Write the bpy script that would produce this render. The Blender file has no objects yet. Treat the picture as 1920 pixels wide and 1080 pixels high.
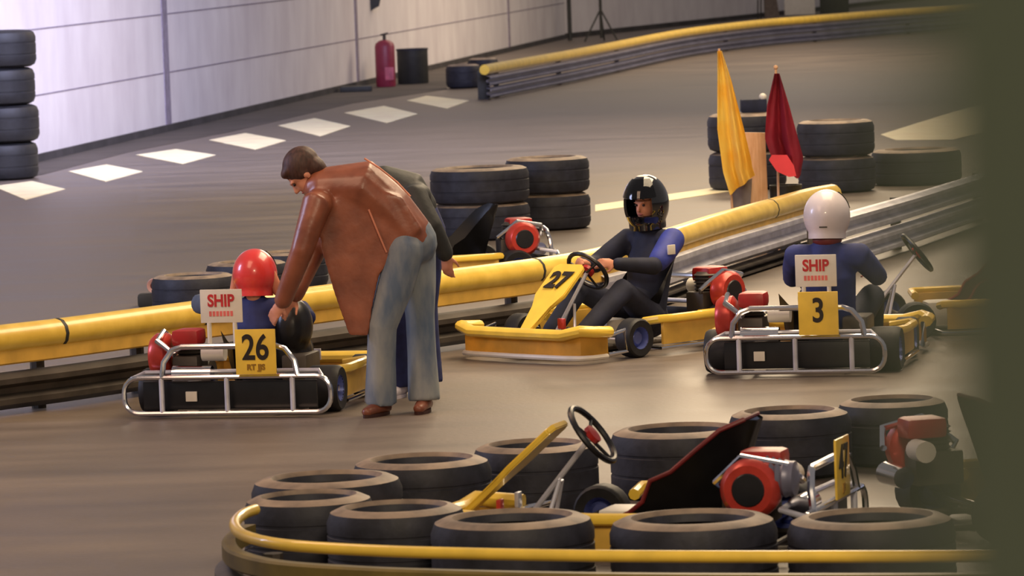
import bpy, bmesh, math, random
from mathutils import Vector, Matrix, Euler
random.seed(7)
S = bpy.context.scene
COL = S.collection

# ------------------------------------------------------------------ camera
FPX, HC = 9000.0, 2.9
PITCH = math.atan(690.0 / FPX)
ROLL = math.radians(2.1)
fw = Vector((0, math.cos(PITCH), -math.sin(PITCH)))
u0 = Vector((0, math.sin(PITCH), math.cos(PITCH)))
r0 = Vector((1, 0, 0))
rt = r0 * math.cos(ROLL) - u0 * math.sin(ROLL)
up = u0 * math.cos(ROLL) + r0 * math.sin(ROLL)
CAM = Vector((0, 0, HC))
cd = bpy.data.cameras.new('camera')
cam = bpy.data.objects.new('camera', cd)
COL.objects.link(cam)
M = Matrix((rt, up, -fw)).transposed().to_4x4()
M.translation = CAM
cam.matrix_world = M
cd.sensor_width = 36.0
cd.lens = FPX / 1920 * 36
cd.clip_start = 0.05
cd.clip_end = 500
cd.dof.use_dof = True
cd.dof.focus_distance = 30.0
cd.dof.aperture_fstop = 7.6
S.camera = cam

# ------------------------------------------------------------------ exposure, world, lamps
S.view_settings.view_transform = 'Standard'
S.view_settings.look = 'None'
S.view_settings.exposure = -0.2
S.view_settings.gamma = 1.0
S.view_settings.use_curve_mapping = False
S.cycles.use_denoising = True
S.cycles.sample_clamp_indirect = 6

W = bpy.data.worlds.new('hall_air')
S.world = W
W.use_nodes = True
W.node_tree.nodes['Background'].inputs[0].default_value = (0.60, 0.54, 0.52, 1)
W.node_tree.nodes['Background'].inputs[1].default_value = 0.42


def area(name, loc, target, size, sy, power, col, shape='RECTANGLE'):
    l = bpy.data.lights.new(name, 'AREA')
    l.shape = shape
    l.size = size
    l.size_y = sy
    l.energy = power
    l.color = col
    o = bpy.data.objects.new(name, l)
    COL.objects.link(o)
    o.location = loc
    d = Vector(target) - Vector(loc)
    o.rotation_euler = d.to_track_quat('-Z', 'Y').to_euler()
    return o


WARM = (1.0, 0.77, 0.50)
area('hall_lamp', (3, 33, 7), (3, 33, 0), 4, 8, 1200, WARM)
area('hall_lamp', (-4, 24, 6.5), (-3, 26, 0), 3, 5, 300, (1.0, 0.62, 0.40))
area('hall_lamp', (4, 50, 8), (4, 50, 0), 7, 14, 1500, WARM)
area('hall_lamp', (5, 68, 9), (1, 38, 0), 8, 3, 1200, WARM)  # added lamp, tilted back towards the camera for rim light and floor glare
area('hall_lamp', (9, 92, 9), (7, 94, 0), 8, 24, 3400, (1.0, 0.80, 0.58))
area('hall_lamp', (1.5, 11, 7.0), (0.8, 28, 0), 3, 2, 760, WARM)  # added frontal fill from the camera side, not a known hall fixture
# daylight: roof lights over the left track and the open gate on the left
rd = area('roof_daylight', (1, 50, 10), (-8, 68, 1.5), 8, 8, 1900, (0.58, 0.62, 1.0))
rd.data.spread = math.radians(80)
area('gate_daylight', (-15, 30, 6), (-4, 43, 0), 5, 4, 1500, (0.60, 0.66, 1.0))


def ray(px, py):
    return (fw * FPX + rt * (px - 960) - up * (py - 540)).normalized()


def P(px, py, h=0.0):
    d = ray(px, py)
    t = (h - HC) / d.z
    return CAM + d * t


def PD(px, py, depth):
    """world point seen in the photograph at px,py standing `depth` metres in front of the camera"""
    d = ray(px, py)
    return CAM + d * (depth / d.dot(fw))


def scale_at(p):
    return FPX / (Vector(p) - CAM).dot(fw)


# ------------------------------------------------------------------ materials
def lin(c):
    return tuple(((v / 255) / 12.92 if v / 255 <= 0.04045 else ((v / 255 + 0.055) / 1.055) ** 2.4) for v in c)


MATS = {}


def mat(name, col, rough=0.6, metal=0.0, var=0.18, scale=9.0, spec=0.5, coat=0.0, bump=0.0, col2=None, stretch=None, emit=0):
    if name in MATS:
        return MATS[name]
    m = bpy.data.materials.new(name)
    m.use_nodes = True
    nt = m.node_tree
    b = nt.nodes['Principled BSDF']
    c = lin(col)
    n = nt.nodes.new('ShaderNodeTexNoise')
    n.inputs['Scale'].default_value = scale
    n.inputs['Detail'].default_value = 5
    tc = nt.nodes.new('ShaderNodeTexCoord')
    mp = nt.nodes.new('ShaderNodeMapping')
    if stretch:
        mp.inputs['Scale'].default_value = stretch
    nt.links.new(tc.outputs['Object'], mp.inputs[0])
    nt.links.new(mp.outputs[0], n.inputs['Vector'])
    r = nt.nodes.new('ShaderNodeValToRGB')
    r.color_ramp.elements[0].position = 0.35
    r.color_ramp.elements[1].position = 0.68
    if col2:
        a, d = c, lin(col2)
    else:
        a = tuple(v * (1 - var) for v in c)
        d = tuple(min(1, v * (1 + var)) for v in c)
    r.color_ramp.elements[0].color = (*a, 1)
    r.color_ramp.elements[1].color = (*d, 1)
    nt.links.new(n.outputs[0], r.inputs[0])
    nt.links.new(r.outputs[0], b.inputs['Base Color'])
    b.inputs['Roughness'].default_value = rough
    b.inputs['Metallic'].default_value = metal
    b.inputs['Specular IOR Level'].default_value = spec
    b.inputs['Coat Weight'].default_value = coat
    if bump:
        bp = nt.nodes.new('ShaderNodeBump')
        bp.inputs['Strength'].default_value = bump
        bp.inputs['Distance'].default_value = 0.02
        nt.links.new(n.outputs[0], bp.inputs['Height'])
        nt.links.new(bp.outputs[0], b.inputs['Normal'])
    MATS[name] = m
    return m


mat('yellow', (244, 204, 74), 0.32, 0, 0.10, 6, coat=0.4)
mat('yellow_worn', (226, 188, 70), 0.36, 0, 0, 7, col2=(246, 210, 92), coat=0.3)
mat('yellow_dull', (216, 172, 76), 0.5, 0, 0.15, 6)
mat('olive_board', (112, 96, 44), 0.5, 0, 0.2, 6)
mat('amber', (214, 150, 48), 0.45, 0, 0.12, 8)
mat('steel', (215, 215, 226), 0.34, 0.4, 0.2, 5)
mat('steel_blue', (120, 120, 140), 0.4, 0.3, 0.2, 3)
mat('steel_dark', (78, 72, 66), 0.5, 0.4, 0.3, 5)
mat('chrome', (215, 215, 220), 0.16, 1.0, 0.05, 5)
mat('rubber', (36, 37, 48), 0.62, 0, 0.3, 14, bump=0.2)
mat('rubber_dust', (158, 138, 118), 0.6, 0, 0, 7, col2=(104, 90, 80), bump=0.1)
mat('rubber_black', (24, 24, 27), 0.6, 0, 0.3, 20)
mat('black_plastic', (24, 24, 27), 0.35, 0, 0.2, 14)
mat('black_gloss', (14, 14, 18), 0.08, 0, 0.1, 4, coat=1.0)
mat('red_plastic', (165, 34, 30), 0.4, 0, 0.15, 10)
mat('red_metal', (190, 62, 50), 0.3, 0.3, 0.2, 10)
mat('red_dark', (110, 28, 32), 0.5, 0, 0.2, 10)
mat('white_plastic', (225, 218, 205), 0.45, 0, 0.05, 10)
mat('white_paint', (255, 238, 196), 0.55, 0, 0.10, 3, bump=0.05)
mat('pink_paint', (226, 110, 104), 0.5, 0, 0.1, 10)
mat('ink', (34, 22, 14), 0.6)
mat('red_ink', (196, 44, 46), 0.6)
mat('blue_rim', (92, 104, 168), 0.35, 0.3, 0.15, 8)
mat('skin', (214, 146, 116), 0.55, 0, 0.08, 20)
mat('eye', (30, 20, 16), 0.2)
mat('lip', (168, 92, 82), 0.5)
mat('hair_brown', (70, 44, 36), 0.6, 0, 0.4, 60, stretch=(1, 1, 0.2))
mat('leather', (122, 68, 48), 0.36, 0, 0, 6, col2=(156, 92, 66), bump=0.35, spec=0.6)
mat('jeans', (92, 108, 130), 0.85, 0, 0, 9, col2=(150, 154, 154), stretch=(1, 1, 0.35), bump=0.2)
mat('jeans_dark', (36, 44, 92), 0.85, 0, 0.25, 12)
mat('dark_jacket', (40, 42, 42), 0.6, 0, 0.35, 8, bump=0.3)
mat('blue_suit', (44, 54, 112), 0.8, 0, 0.25, 9, bump=0.2)
mat('blue_bright', (44, 56, 140), 0.7, 0, 0.2, 9)
mat('navy_suit', (32, 36, 56), 0.8, 0, 0.3, 9)
mat('denim_grey', (86, 98, 118), 0.8, 0, 0.2, 9)
mat('brown_shoe', (122, 70, 50), 0.4, 0, 0.2, 12)
mat('sole', (60, 30, 24), 0.7)
mat('white_shoe', (216, 206, 212), 0.6)
mat('flag_yellow', (250, 206, 84), 0.75, 0, 0, 5, col2=(252, 224, 120))
mat('flag_red', (150, 34, 54), 0.7, 0, 0.15, 5)
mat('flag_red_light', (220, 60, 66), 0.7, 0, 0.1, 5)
mat('wood', (218, 176, 138), 0.6, 0, 0, 5, col2=(196, 150, 108), stretch=(8, 8, 1))
mat('grey_cloth', (112, 102, 98), 0.8)
mat('helmet_red', (226, 62, 60), 0.3, 0, 0.08, 8, coat=0.5)
mat('helmet_peach', (232, 150, 118), 0.4, 0, 0.1, 8)
mat('helmet_white', (224, 214, 218), 0.35, 0, 0.05, 8, coat=0.4)
mat('extinguisher_red', (140, 44, 66), 0.45, 0, 0.12, 8)
mat('bin_black', (44, 44, 40), 0.6, 0, 0.2, 8)
mat('post_olive', (158, 164, 124), 0.9, 0, 0.15, 4)
mat('wall_seam', (136, 126, 140), 0.9)
mat('baseboard_dark', (58, 54, 54), 0.9, 0, 0.3, 2)


# ------------------------------------------------------------------ object helpers
def obj(name, bm, m, parent=None, smooth=True, loc=None):
    me = bpy.data.meshes.new(name)
    bmesh.ops.recalc_face_normals(bm, faces=bm.faces)
    bm.to_mesh(me)
    bm.free()
    return obj_me(name, me, m, parent, smooth)


def obj_me(name, me, m, parent=None, smooth=True):
    ms = m if isinstance(m, (list, tuple)) else [m]
    idx = [p.material_index for p in me.polygons] if len(ms) > 1 else None
    me.materials.clear()
    for k in ms:
        me.materials.append(MATS[k] if isinstance(k, str) else k)
    if idx:
        me.polygons.foreach_set('material_index', idx)
    if smooth:
        for p in me.polygons:
            p.use_smooth = True
        try:
            me.set_sharp_from_angle(angle=math.radians(40))
        except Exception:
            pass
    o = bpy.data.objects.new(name, me)
    COL.objects.link(o)
    if parent is not None:
        o.parent = parent
    return o


def tag(o, label=None, cat=None, group=None, kind=None):
    if label:
        o['label'] = label
    if cat:
        o['category'] = cat
    if group:
        o['group'] = group
    if kind:
        o['kind'] = kind
    return o


def thing(name, label, cat, loc=(0, 0, 0), rz=0.0, group=None):
    o = bpy.data.objects.new(name, None)
    COL.objects.link(o)
    o.empty_display_size = 0.2
    o.location = loc
    o.rotation_euler = (0, 0, rz)
    return tag(o, label, cat, group)


def struct(name, bm, m, smooth=False):
    return tag(obj(name, bm, m, None, smooth), kind='structure')


def box(bm, lo, hi, bev=0.0, rot=None, mi=0):
    lo, hi = Vector(lo), Vector(hi)
    r = bmesh.ops.create_cube(bm, size=1.0)
    vs = r['verts']
    sz = hi - lo
    c = (hi + lo) / 2
    for v in vs:
        v.co = Vector((v.co.x * sz.x, v.co.y * sz.y, v.co.z * sz.z))
    if bev:
        es = set(e for v in vs for e in v.link_edges)
        rb = bmesh.ops.bevel(bm, geom=list(es), offset=bev, segments=2, affect='EDGES', profile=0.6)
        vs = list(set(v for f in rb['faces'] for v in f.verts) | set(v for v in vs if v.is_valid))
    for v in vs:
        if rot is not None:
            v.co = rot @ v.co
        v.co += c
    if mi:
        for v in vs:
            for f in v.link_faces:
                f.material_index = mi
    return vs


def prism(bm, pts, off):
    """closed polygon (3D points) extruded by vector off"""
    a = [bm.verts.new(Vector(p)) for p in pts]
    b = [bm.verts.new(Vector(p) + Vector(off)) for p in pts]
    n = len(pts)
    bm.faces.new(a)
    bm.faces.new(b[::-1])
    for i in range(n):
        bm.faces.new((a[i], b[i], b[(i + 1) % n], a[(i + 1) % n]))


def frame_for(t, side=None):
    t = t.normalized()
    if side is None:
        side = Vector((0, 0, 1)) if abs(t.z) < 0.9 else Vector((1, 0, 0))
    s = side - t * side.dot(t)
    if s.length < 1e-5:
        s = t.orthogonal()
    s.normalize()
    return s, t.cross(s)


def tube(bm, pts, r, seg=8, closed=False, caps=True, side=None, ratio=1.0, round_end=False):
    """tube through pts; r scalar or list; ratio squeezes the axis across `side`"""
    pts = [Vector(p) for p in pts]
    n = len(pts)
    rs = list(r) if isinstance(r, (list, tuple)) else [r] * n
    rings = []
    prev = [side]

    def ring(c, t, rad):
        s, q = frame_for(t, prev[0])
        if side is None:
            prev[0] = s
        return [bm.verts.new(c + s * (rad * math.cos(2 * math.pi * k / seg)) + q * (rad * ratio * math.sin(2 * math.pi * k / seg))) for k in range(seg)]
    for i, p in enumerate(pts):
        if closed:
            t = pts[(i + 1) % n] - pts[i - 1]
        else:
            t = pts[min(i + 1, n - 1)] - pts[max(i - 1, 0)]
        if round_end and i == 0:
            tt = t.normalized()
            for a in (75, 50, 25):
                rings.append(ring(p - tt * rs[0] * math.sin(math.radians(a)), t, rs[0] * math.cos(math.radians(a))))
        rings.append(ring(p, t, rs[i]))
        if round_end and i == n - 1:
            tt = t.normalized()
            for a in (25, 50, 75):
                rings.append(ring(p + tt * rs[i] * math.sin(math.radians(a)), t, rs[i] * math.cos(math.radians(a))))
    m = len(rings)
    for i in range(m if closed else m - 1):
        A, B = rings[i], rings[(i + 1) % m]
        for k in range(seg):
            bm.faces.new((A[k], A[(k + 1) % seg], B[(k + 1) % seg], B[k]))
    if not closed and caps:
        bm.faces.new(rings[0][::-1])
        bm.faces.new(rings[-1])


def limb(bm, pts, r, side=None, ratio=1.0, seg=14):
    tube(bm, pts, r, seg=seg, side=side, ratio=ratio, round_end=True)


def ell(bm, c, r, rot=None, u=16, v=12):
    if not isinstance(r, (list, tuple, Vector)):
        r = (r, r, r)
    res = bmesh.ops.create_uvsphere(bm, u_segments=u, v_segments=v, radius=1.0)
    for w in res['verts']:
        p = Vector((w.co.x * r[0], w.co.y * r[1], w.co.z * r[2]))
        if rot is not None:
            p = rot @ p
        w.co = p + Vector(c)
    return res['verts']


def lathe(bm, prof, seg=32, axis='z', c=(0, 0, 0), closed=True, mis=None):
    """profile list of (r, h); closed loop"""
    c = Vector(c)
    cols = []
    for k in range(seg):
        a = 2 * math.pi * k / seg
        row = []
        for (r, h) in prof:
            x, y = r * math.cos(a), r * math.sin(a)
            if axis == 'z':
                v = Vector((x, y, h))
            elif axis == 'y':
                v = Vector((x, h, y))
            else:
                v = Vector((h, x, y))
            row.append(bm.verts.new(c + v))
        cols.append(row)
    n = len(prof)
    for k in range(seg):
        A, B = cols[k], cols[(k + 1) % seg]
        for i in range(n if closed else n - 1):
            j = (i + 1) % n
            f = bm.faces.new((A[i], A[j], B[j], B[i]))
            if mis:
                f.material_index = mis[i]
    if not closed:
        for idx, rev in ((0, True), (-1, False)):
            if prof[idx][0] > 1e-6:
                bm.faces.new([cols[k][idx] for k in range(seg)])


def blend(name, bm, m, parent=None, voxel=0.012, smooth=4):
    """union of overlapping closed shapes -> one continuous surface"""
    me = bpy.data.meshes.new(name)
    bmesh.ops.recalc_face_normals(bm, faces=bm.faces)
    bm.to_mesh(me)
    bm.free()
    o = bpy.data.objects.new(name + '_tmp', me)
    COL.objects.link(o)
    md = o.modifiers.new('r', 'REMESH')
    md.mode = 'VOXEL'
    md.voxel_size = voxel
    if smooth:
        s = o.modifiers.new('s', 'SMOOTH')
        s.factor = 0.5
        s.iterations = smooth
    dg = bpy.context.evaluated_depsgraph_get()
    new = bpy.data.meshes.new_from_object(o.evaluated_get(dg))
    bpy.data.objects.remove(o)
    bpy.data.meshes.remove(me)
    new.name = name
    r = obj_me(name, new, m, parent, True)
    return r


def text(name, s, size, m, parent, mtx, sx=1.0, bold=0.0, depth=0.002):
    cu = bpy.data.curves.new(name, 'FONT')
    cu.body = s
    cu.size = size
    cu.align_x = 'CENTER'
    cu.align_y = 'CENTER'
    cu.extrude = depth
    cu.offset = bold
    o = bpy.data.objects.new(name + '_tmp', cu)
    COL.objects.link(o)
    dg = bpy.context.evaluated_depsgraph_get()
    me = bpy.data.meshes.new_from_object(o.evaluated_get(dg))
    bpy.data.objects.remove(o)
    for v in me.vertices:
        v.co.x *= sx
    r = obj_me(name, me, m, parent, False)
    r.matrix_local = mtx
    return r


def copy_tree(o, parent=None):
    c = o.copy()
    COL.objects.link(c)
    c.parent = parent
    if parent is not None:
        c.matrix_parent_inverse = o.matrix_parent_inverse.copy()
    for ch in [x for x in o.children]:
        copy_tree(ch, c)
    return c


# ------------------------------------------------------------------ floor
def floor_material():
    m = bpy.data.materials.new('concrete_floor')
    m.use_nodes = True
    nt = m.node_tree
    b = nt.nodes['Principled BSDF']
    tc = nt.nodes.new('ShaderNodeTexCoord')
    mp = nt.nodes.new('ShaderNodeMapping')
    mp.inputs['Rotation'].default_value = (0, 0, 0.15)
    mp.inputs['Scale'].default_value = (0.35, 1.3, 1)
    n = nt.nodes.new('ShaderNodeTexNoise')
    n.inputs['Scale'].default_value = 1.4
    n.inputs['Detail'].default_value = 7
    n2 = nt.nodes.new('ShaderNodeTexNoise')
    n2.inputs['Scale'].default_value = 26
    n2.inputs['Detail'].default_value = 4
    r = nt.nodes.new('ShaderNodeValToRGB')
    r.color_ramp.elements[0].position = 0.3
    r.color_ramp.elements[1].position = 0.72
    r.color_ramp.elements[0].color = (*lin((94, 84, 77)), 1)
    r.color_ramp.elements[1].color = (*lin((128, 115, 103)), 1)
    mx = nt.nodes.new('ShaderNodeMixRGB')
    mx.blend_type = 'MULTIPLY'
    mx.inputs[0].default_value = 0.25
    nt.links.new(tc.outputs['Object'], mp.inputs[0])
    nt.links.new(mp.outputs[0], n.inputs['Vector'])
    nt.links.new(tc.outputs['Object'], n2.inputs['Vector'])
    nt.links.new(n.outputs[0], r.inputs[0])
    nt.links.new(r.outputs[0], mx.inputs[1])
    nt.links.new(n2.outputs[0], mx.inputs[2])
    nt.links.new(mx.outputs[0], b.inputs['Base Color'])
    rr = nt.nodes.new('ShaderNodeMapRange')
    rr.inputs[3].default_value = 0.34
    rr.inputs[4].default_value = 0.6
    nt.links.new(n.outputs[0], rr.inputs[0])
    nt.links.new(rr.outputs[0], b.inputs['Roughness'])
    bp = nt.nodes.new('ShaderNodeBump')
    bp.inputs['Strength'].default_value = 0.12
    bp.inputs['Distance'].default_value = 0.01
    nt.links.new(n2.outputs[0], bp.inputs['Height'])
    nt.links.new(bp.outputs[0], b.inputs['Normal'])
    return m


MATS['floor'] = floor_material()
bm = bmesh.new()
box(bm, (-40, -4, -0.2), (60, 220, 0))
struct('floor', bm, 'floor')


# ------------------------------------------------------------------ walls
def wall_material():
    m = bpy.data.materials.new('painted_panel_wall')
    m.use_nodes = True
    nt = m.node_tree
    b = nt.nodes['Principled BSDF']
    tc = nt.nodes.new('ShaderNodeTexCoord')
    n = nt.nodes.new('ShaderNodeTexNoise')
    n.inputs['Scale'].default_value = 1.6
    n.inputs['Detail'].default_value = 8
    mp = nt.nodes.new('ShaderNodeMapping')
    mp.inputs['Scale'].default_value = (1, 1, 0.5)
    r = nt.nodes.new('ShaderNodeValToRGB')
    r.color_ramp.elements[0].position = 0.3
    r.color_ramp.elements[1].position = 0.7
    r.color_ramp.elements[0].color = (*lin((206, 198, 200)), 1)
    r.color_ramp.elements[1].color = (*lin((224, 218, 218)), 1)
    nt.links.new(tc.outputs['Object'], mp.inputs[0])
    nt.links.new(mp.outputs[0], n.inputs['Vector'])
    nt.links.new(n.outputs[0], r.inputs[0])
    nt.links.new(r.outputs[0], b.inputs['Base Color'])
    b.inputs['Roughness'].default_value = 0.75
    return m


MATS['wall'] = wall_material()
WA = P(-120, 349)
W0, W1, W2 = P(80, 301), P(1060, 72), P(1800, -8)
wd = (W1 - W0).normalized()
WA = W0 - wd * 24
wn = Vector((wd.y, -wd.x, 0))          # towards the hall
PH = 0.855


def wall(name, a, b, h=6.0, th=0.25, courses=7, verticals=()):
    d = (b - a)
    L = d.length
    d.normalize()
    nrm = Vector((d.y, -d.x, 0))
    bm = bmesh.new()
    prism(bm, [a, b, b - nrm * th, a - nrm * th], (0, 0, h))
    o = struct(name, bm, 'wall')
    return o


wall('wall_left', WA, W1)
wall('wall_back', W1, W2)


def seam_strip(name, a, b, z0, z1, nrm, m='wall_seam', t=0.012):
    bm = bmesh.new()
    prism(bm, [a + Vector((0, 0, z0)), b + Vector((0, 0, z0)), b + Vector((0, 0, z1)), a + Vector((0, 0, z1))], nrm * t)
    return struct(name, bm, m)


k = 0
for c in range(1, 4):
    k += 1
    seam_strip('trim_%d' % k, WA, W1, c * PH - 0.009, c * PH + 0.009, wn, t=0.006)
for (px, py, w) in ((310, 246, 0.075), (662, 163, 0.05), (968, 96, 0.05)):
    q = P(px, py)
    q = W0 + wd * (q - W0).dot(wd)
    k += 1
    seam_strip('trim_%d' % k, q - wd * w * 2.4, q + wd * w * 2.4, 0, 6, wn, t=0.014)
seam_strip('baseboard_left', WA, W1, 0, 0.10, wn, 'baseboard_dark', 0.05)
n2 = Vector(((W2 - W1).normalized().y, -(W2 - W1).normalized().x, 0))
seam_strip('baseboard_back', W1, W2, 0, 0.12, n2, 'baseboard_dark', 0.05)

k += 1
bm = bmesh.new()
prism(bm, [P(x, y) for x, y in ((-60, 334), (80, 302), (310, 248), (662, 165), (838, 126), (838, 168), (662, 194), (440, 246), (240, 286), (80, 328), (-60, 352))], (0, 0, 0.004))
struct('trim_%d' % k, bm, mat('floor_verge', (74, 66, 60), 0.8, 0, 0.25, 1.2))

# ------------------------------------------------------------------ floor paint
squares = [
    [(-12, 350), (60, 340), (122, 355), (48, 375)],
    [(128, 322), (200, 309), (267, 322), (198, 341)],
    [(255, 291), (330, 280), (404, 291), (342, 308)],
    [(392, 263), (460, 250), (536, 264), (478, 281)],
    [(521, 236), (590, 222), (657, 237), (600, 256)],
    [(645, 212), (720, 199), (783, 214), (725, 231)],
    [(763, 189), (800, 180), (880, 189), (838, 204)]]
places = ['leftmost white painted square, below the tall tyre stack', 'second white painted square from the left on the grey track',
          'white painted square under the wide wall seam at left', 'middle one of the seven white squares along the wall',
          'white painted square straight above the bending man\'s head', 'white painted square in front of the red drum, last but one',
          'rightmost white painted square, beside the end of the far guardrail']
for q, lab in zip(squares, places):
    bm = bmesh.new()
    prism(bm, [P(*c) for c in q], (0, 0, 0.006))
    tag(obj('painted_square', bm, 'white_paint', None, False), lab, 'floor marking', 'white squares painted along the track edge')
bm = bmesh.new()
prism(bm, [P(1116, 397), (P(1085, 402) * 0.5 + P(1330, 366) * 0.5), P(1420, 351), P(1420, 341), P(1330, 354), P(1116, 385)], (0, 0, 0.006))
tag(obj('painted_line', bm, 'white_paint', None, False), 'long white line painted on the floor behind the black-helmeted driver', 'floor marking')
bm = bmesh.new()
prism(bm, [P(1652, 253), P(1790, 210), P(1900, 182), P(1900, 236), P(1790, 262), P(1680, 263)], (0, 0, 0.006))
tag(obj('painted_line', bm, 'white_paint', None, False), 'pale wedge painted on the floor at far right', 'floor marking')


# ------------------------------------------------------------------ tyres
def tyre_mesh(R, h, hole=0.62):
    bm = bmesh.new()
    r = R * hole
    b = h * 0.13
    prof = [(r, h * 0.16), (r * 1.04, 0.02), (r * 1.12, 0), (R - b * 1.3, 0.004), (R - b * 0.4, b * 0.5), (R, b * 1.5),
            (R, h * 0.32), (R * 0.988, h * 0.33), (R * 0.988, h * 0.36), (R, h * 0.37),
            (R, h * 0.63), (R * 0.988, h * 0.64), (R * 0.988, h * 0.67), (R, h * 0.68),
            (R, h - b * 1.5), (R - b * 0.4, h - b * 0.5), (R - b * 1.3, h - 0.004),
            (r * 1.12, h), (r * 1.04, h - 0.02), (r, h * 0.84), (R * 0.9, h * 0.7), (R * 0.93, h * 0.5), (R * 0.9, h * 0.3)]
    mis = [0] * len(prof)
    mis[15] = mis[16] = mis[17] = 1
    lathe(bm, prof, 40, 'z', mis=mis)
    return bm


TY = {}


def tyre(loc, R, h, label, group, rz=0, tilt=0, hole=0.62):
    key = (round(R, 2), round(h, 2), hole)
    if key not in TY:
        o = obj('tyre', tyre_mesh(R, h, hole), ['rubber', 'rubber_dust'])
        TY[key] = o
    else:
        o = TY[key].copy()
        COL.objects.link(o)
    o.location = loc
    o.rotation_euler = (tilt, 0, rz)
    tag(o, label, 'tyre', group)
    return o


def stack(px, py, wpx, n, h, labels, group, hole=0.62, dx=0.0):
    """px,py: centre of the stack's top face in the photograph"""
    p = P(px, py, n * h)
    R = wpx / scale_at(p) / 2
    for i in range(n):
        tyre((p.x + (dx if i % 2 else 0), p.y, i * h), R, h - 0.004, labels[i], group, rz=random.random() * 6, hole=hole)
    return p, R


# tall stack at the left edge
stack(-15, 57, 152, 4, 0.45, ['bottom tyre of the tall dark stack at the left edge', 'second tyre from the floor in the tall left stack',
                              'third tyre from the floor in the tall left stack', 'top tyre of the tall dark stack at the left edge'],
      'tyres of the tall stack by the wall', dx=0.03)
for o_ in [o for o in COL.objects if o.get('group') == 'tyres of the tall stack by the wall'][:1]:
    o_.data.materials[0] = MATS['rubber_black']  # stack recoloured black: its backlit shade is put into the rubber colour
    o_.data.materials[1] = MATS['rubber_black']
# pen in the foreground
FR = [(578, 926, 246, 'left tyre of the front row, touching the curved end of the yellow rail'),
      (742, 946, 262, 'second tyre from the left in the front row of the pen'),
      (960, 965, 308, 'front-row tyre below the yellow steering fairing of kart 47'),
      (1299, 966, 316, 'front-row tyre below the seat of kart 47'),
      (1632, 964, 314, 'rightmost front-row tyre, below the plate reading 47')]
for px, py, w, lab in FR:
    stack(px, py, w, 1, 0.34, [lab], 'tyres around the kart pen', hole=0.66)
BK = [(612, 891, 278, 'rear tyre of the pen at its left end, behind the front row'),
      (790, 857, 262, 'rear tyre of the pen standing below the bending man\'s shoes'),
      (1003, 829, 236, 'rear tyre of the pen behind the top of kart 47\'s fairing'),
      (1275, 800, 262, 'rear tyre of the pen behind the seat of kart 47'),
      (1480, 767, 230, 'rear tyre of the pen behind the red engine, below the number 3 kart'),
      (1672, 746, 208, 'rear tyre of the pen farthest right, half lost behind the blurred post')]
for px, py, w, lab in BK:
    stack(px, py, w, 1, 0.34, [lab], 'tyres around the kart pen', hole=0.66)
# middle distance
stack(898, 312, 186, 2, 0.33, ['lower tyre of the left stack behind the parked kart', 'upper tyre of the left stack, its hole showing over the man\'s back'],
      'tyre stacks in the middle of the track')
stack(1025, 293, 158, 2, 0.34, ['lower tyre of the stack left of the black-helmeted driver', 'upper tyre of the stack left of the black-helmeted driver'],
      'tyre stacks in the middle of the track')
stack(1398, 211, 146, 2, 0.40, ['lower tyre of the stack behind the yellow flag', 'upper tyre of the stack behind the yellow flag'],
      'tyre stacks behind the flags')
stack(1566, 224, 146, 2, 0.37, ['lower tyre of the stack right of the red flag', 'upper tyre of the stack right of the red flag'],
      'tyre stacks behind the flags')
stack(1718, 278, 170, 1, 0.37, ['single tyre on the floor at far right below the painted wedge'], 'tyre stacks behind the flags')
# row behind the barrier, left
for px, py, w, lab in ((362, 513, 158, 'nearest tyre behind the yellow barrier, left of the red helmet'),
                       (462, 489, 150, 'tyre behind the yellow barrier just above the red helmet'),
                       (546, 470, 136, 'tyre behind the barrier next to the man\'s brown sleeve'),
                       (632, 438, 128, 'farthest tyre of the row, mostly behind the man\'s jacket')):
    stack(px, py, w, 1, 0.30, [lab], 'row of tyres behind the yellow barrier')
# end of far guardrail and by the wall
stack(868, 120, 66, 1, 0.42, ['small dark tyre at the near end of the far guardrail'], 'tyres by the back wall')
stack(905, 108, 58, 1, 0.42, ['dark tyre tucked behind the near end of the far guardrail'], 'tyres by the back wall')


# ------------------------------------------------------------------ guardrails
def spline(pts, n=8):
    out = []
    m = len(pts)
    for i in range(m - 1):
        p0, p1, p2, p3 = pts[max(i - 1, 0)], pts[i], pts[i + 1], pts[min(i + 2, m - 1)]
        for k in range(n):
            t = k / n
            out.append(0.5 * ((2 * p1) + (-p0 + p2) * t + (2 * p0 - 5 * p1 + 4 * p2 - p3) * t * t + (-p0 + 3 * p1 - 3 * p2 + p3) * t ** 3))
    out.append(pts[-1])
    return out


def sweep(bm, path, prof, side):
    """prof: closed list of (out, z); path: ground points; side=+1/-1 which side faces the camera"""
    rows = []
    n = len(path)
    for i, p in enumerate(path):
        t = (path[min(i + 1, n - 1)] - path[max(i - 1, 0)])
        t.z = 0
        t.normalize()
        o = Vector((t.y, -t.x, 0)) * side
        rows.append([bm.verts.new(Vector((p.x, p.y, 0)) + o * a + Vector((0, 0, z))) for (a, z) in prof])
    m = len(prof)
    for i in range(n - 1):
        for j in range(m):
            bm.faces.new((rows[i][j], rows[i][(j + 1) % m], rows[i + 1][(j + 1) % m], rows[i + 1][j]))
    bm.faces.new(rows[0])
    bm.faces.new(rows[-1][::-1])


def wbeam(z0, z1, out=0.02, dep=0.075, th=0.006):
    h = z1 - z0
    f = [(0, 0.0), (0.3, 0.06), (1, 0.16), (1, 0.30), (0.1, 0.42), (0.1, 0.58), (1, 0.70), (1, 0.84), (0.3, 0.94), (0, 1.0)]
    outer = [(out + a * dep, z0 + b * h) for a, b in f]
    inner = [(a - th, z) for a, z in outer[::-1]]
    return outer + inner


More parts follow.
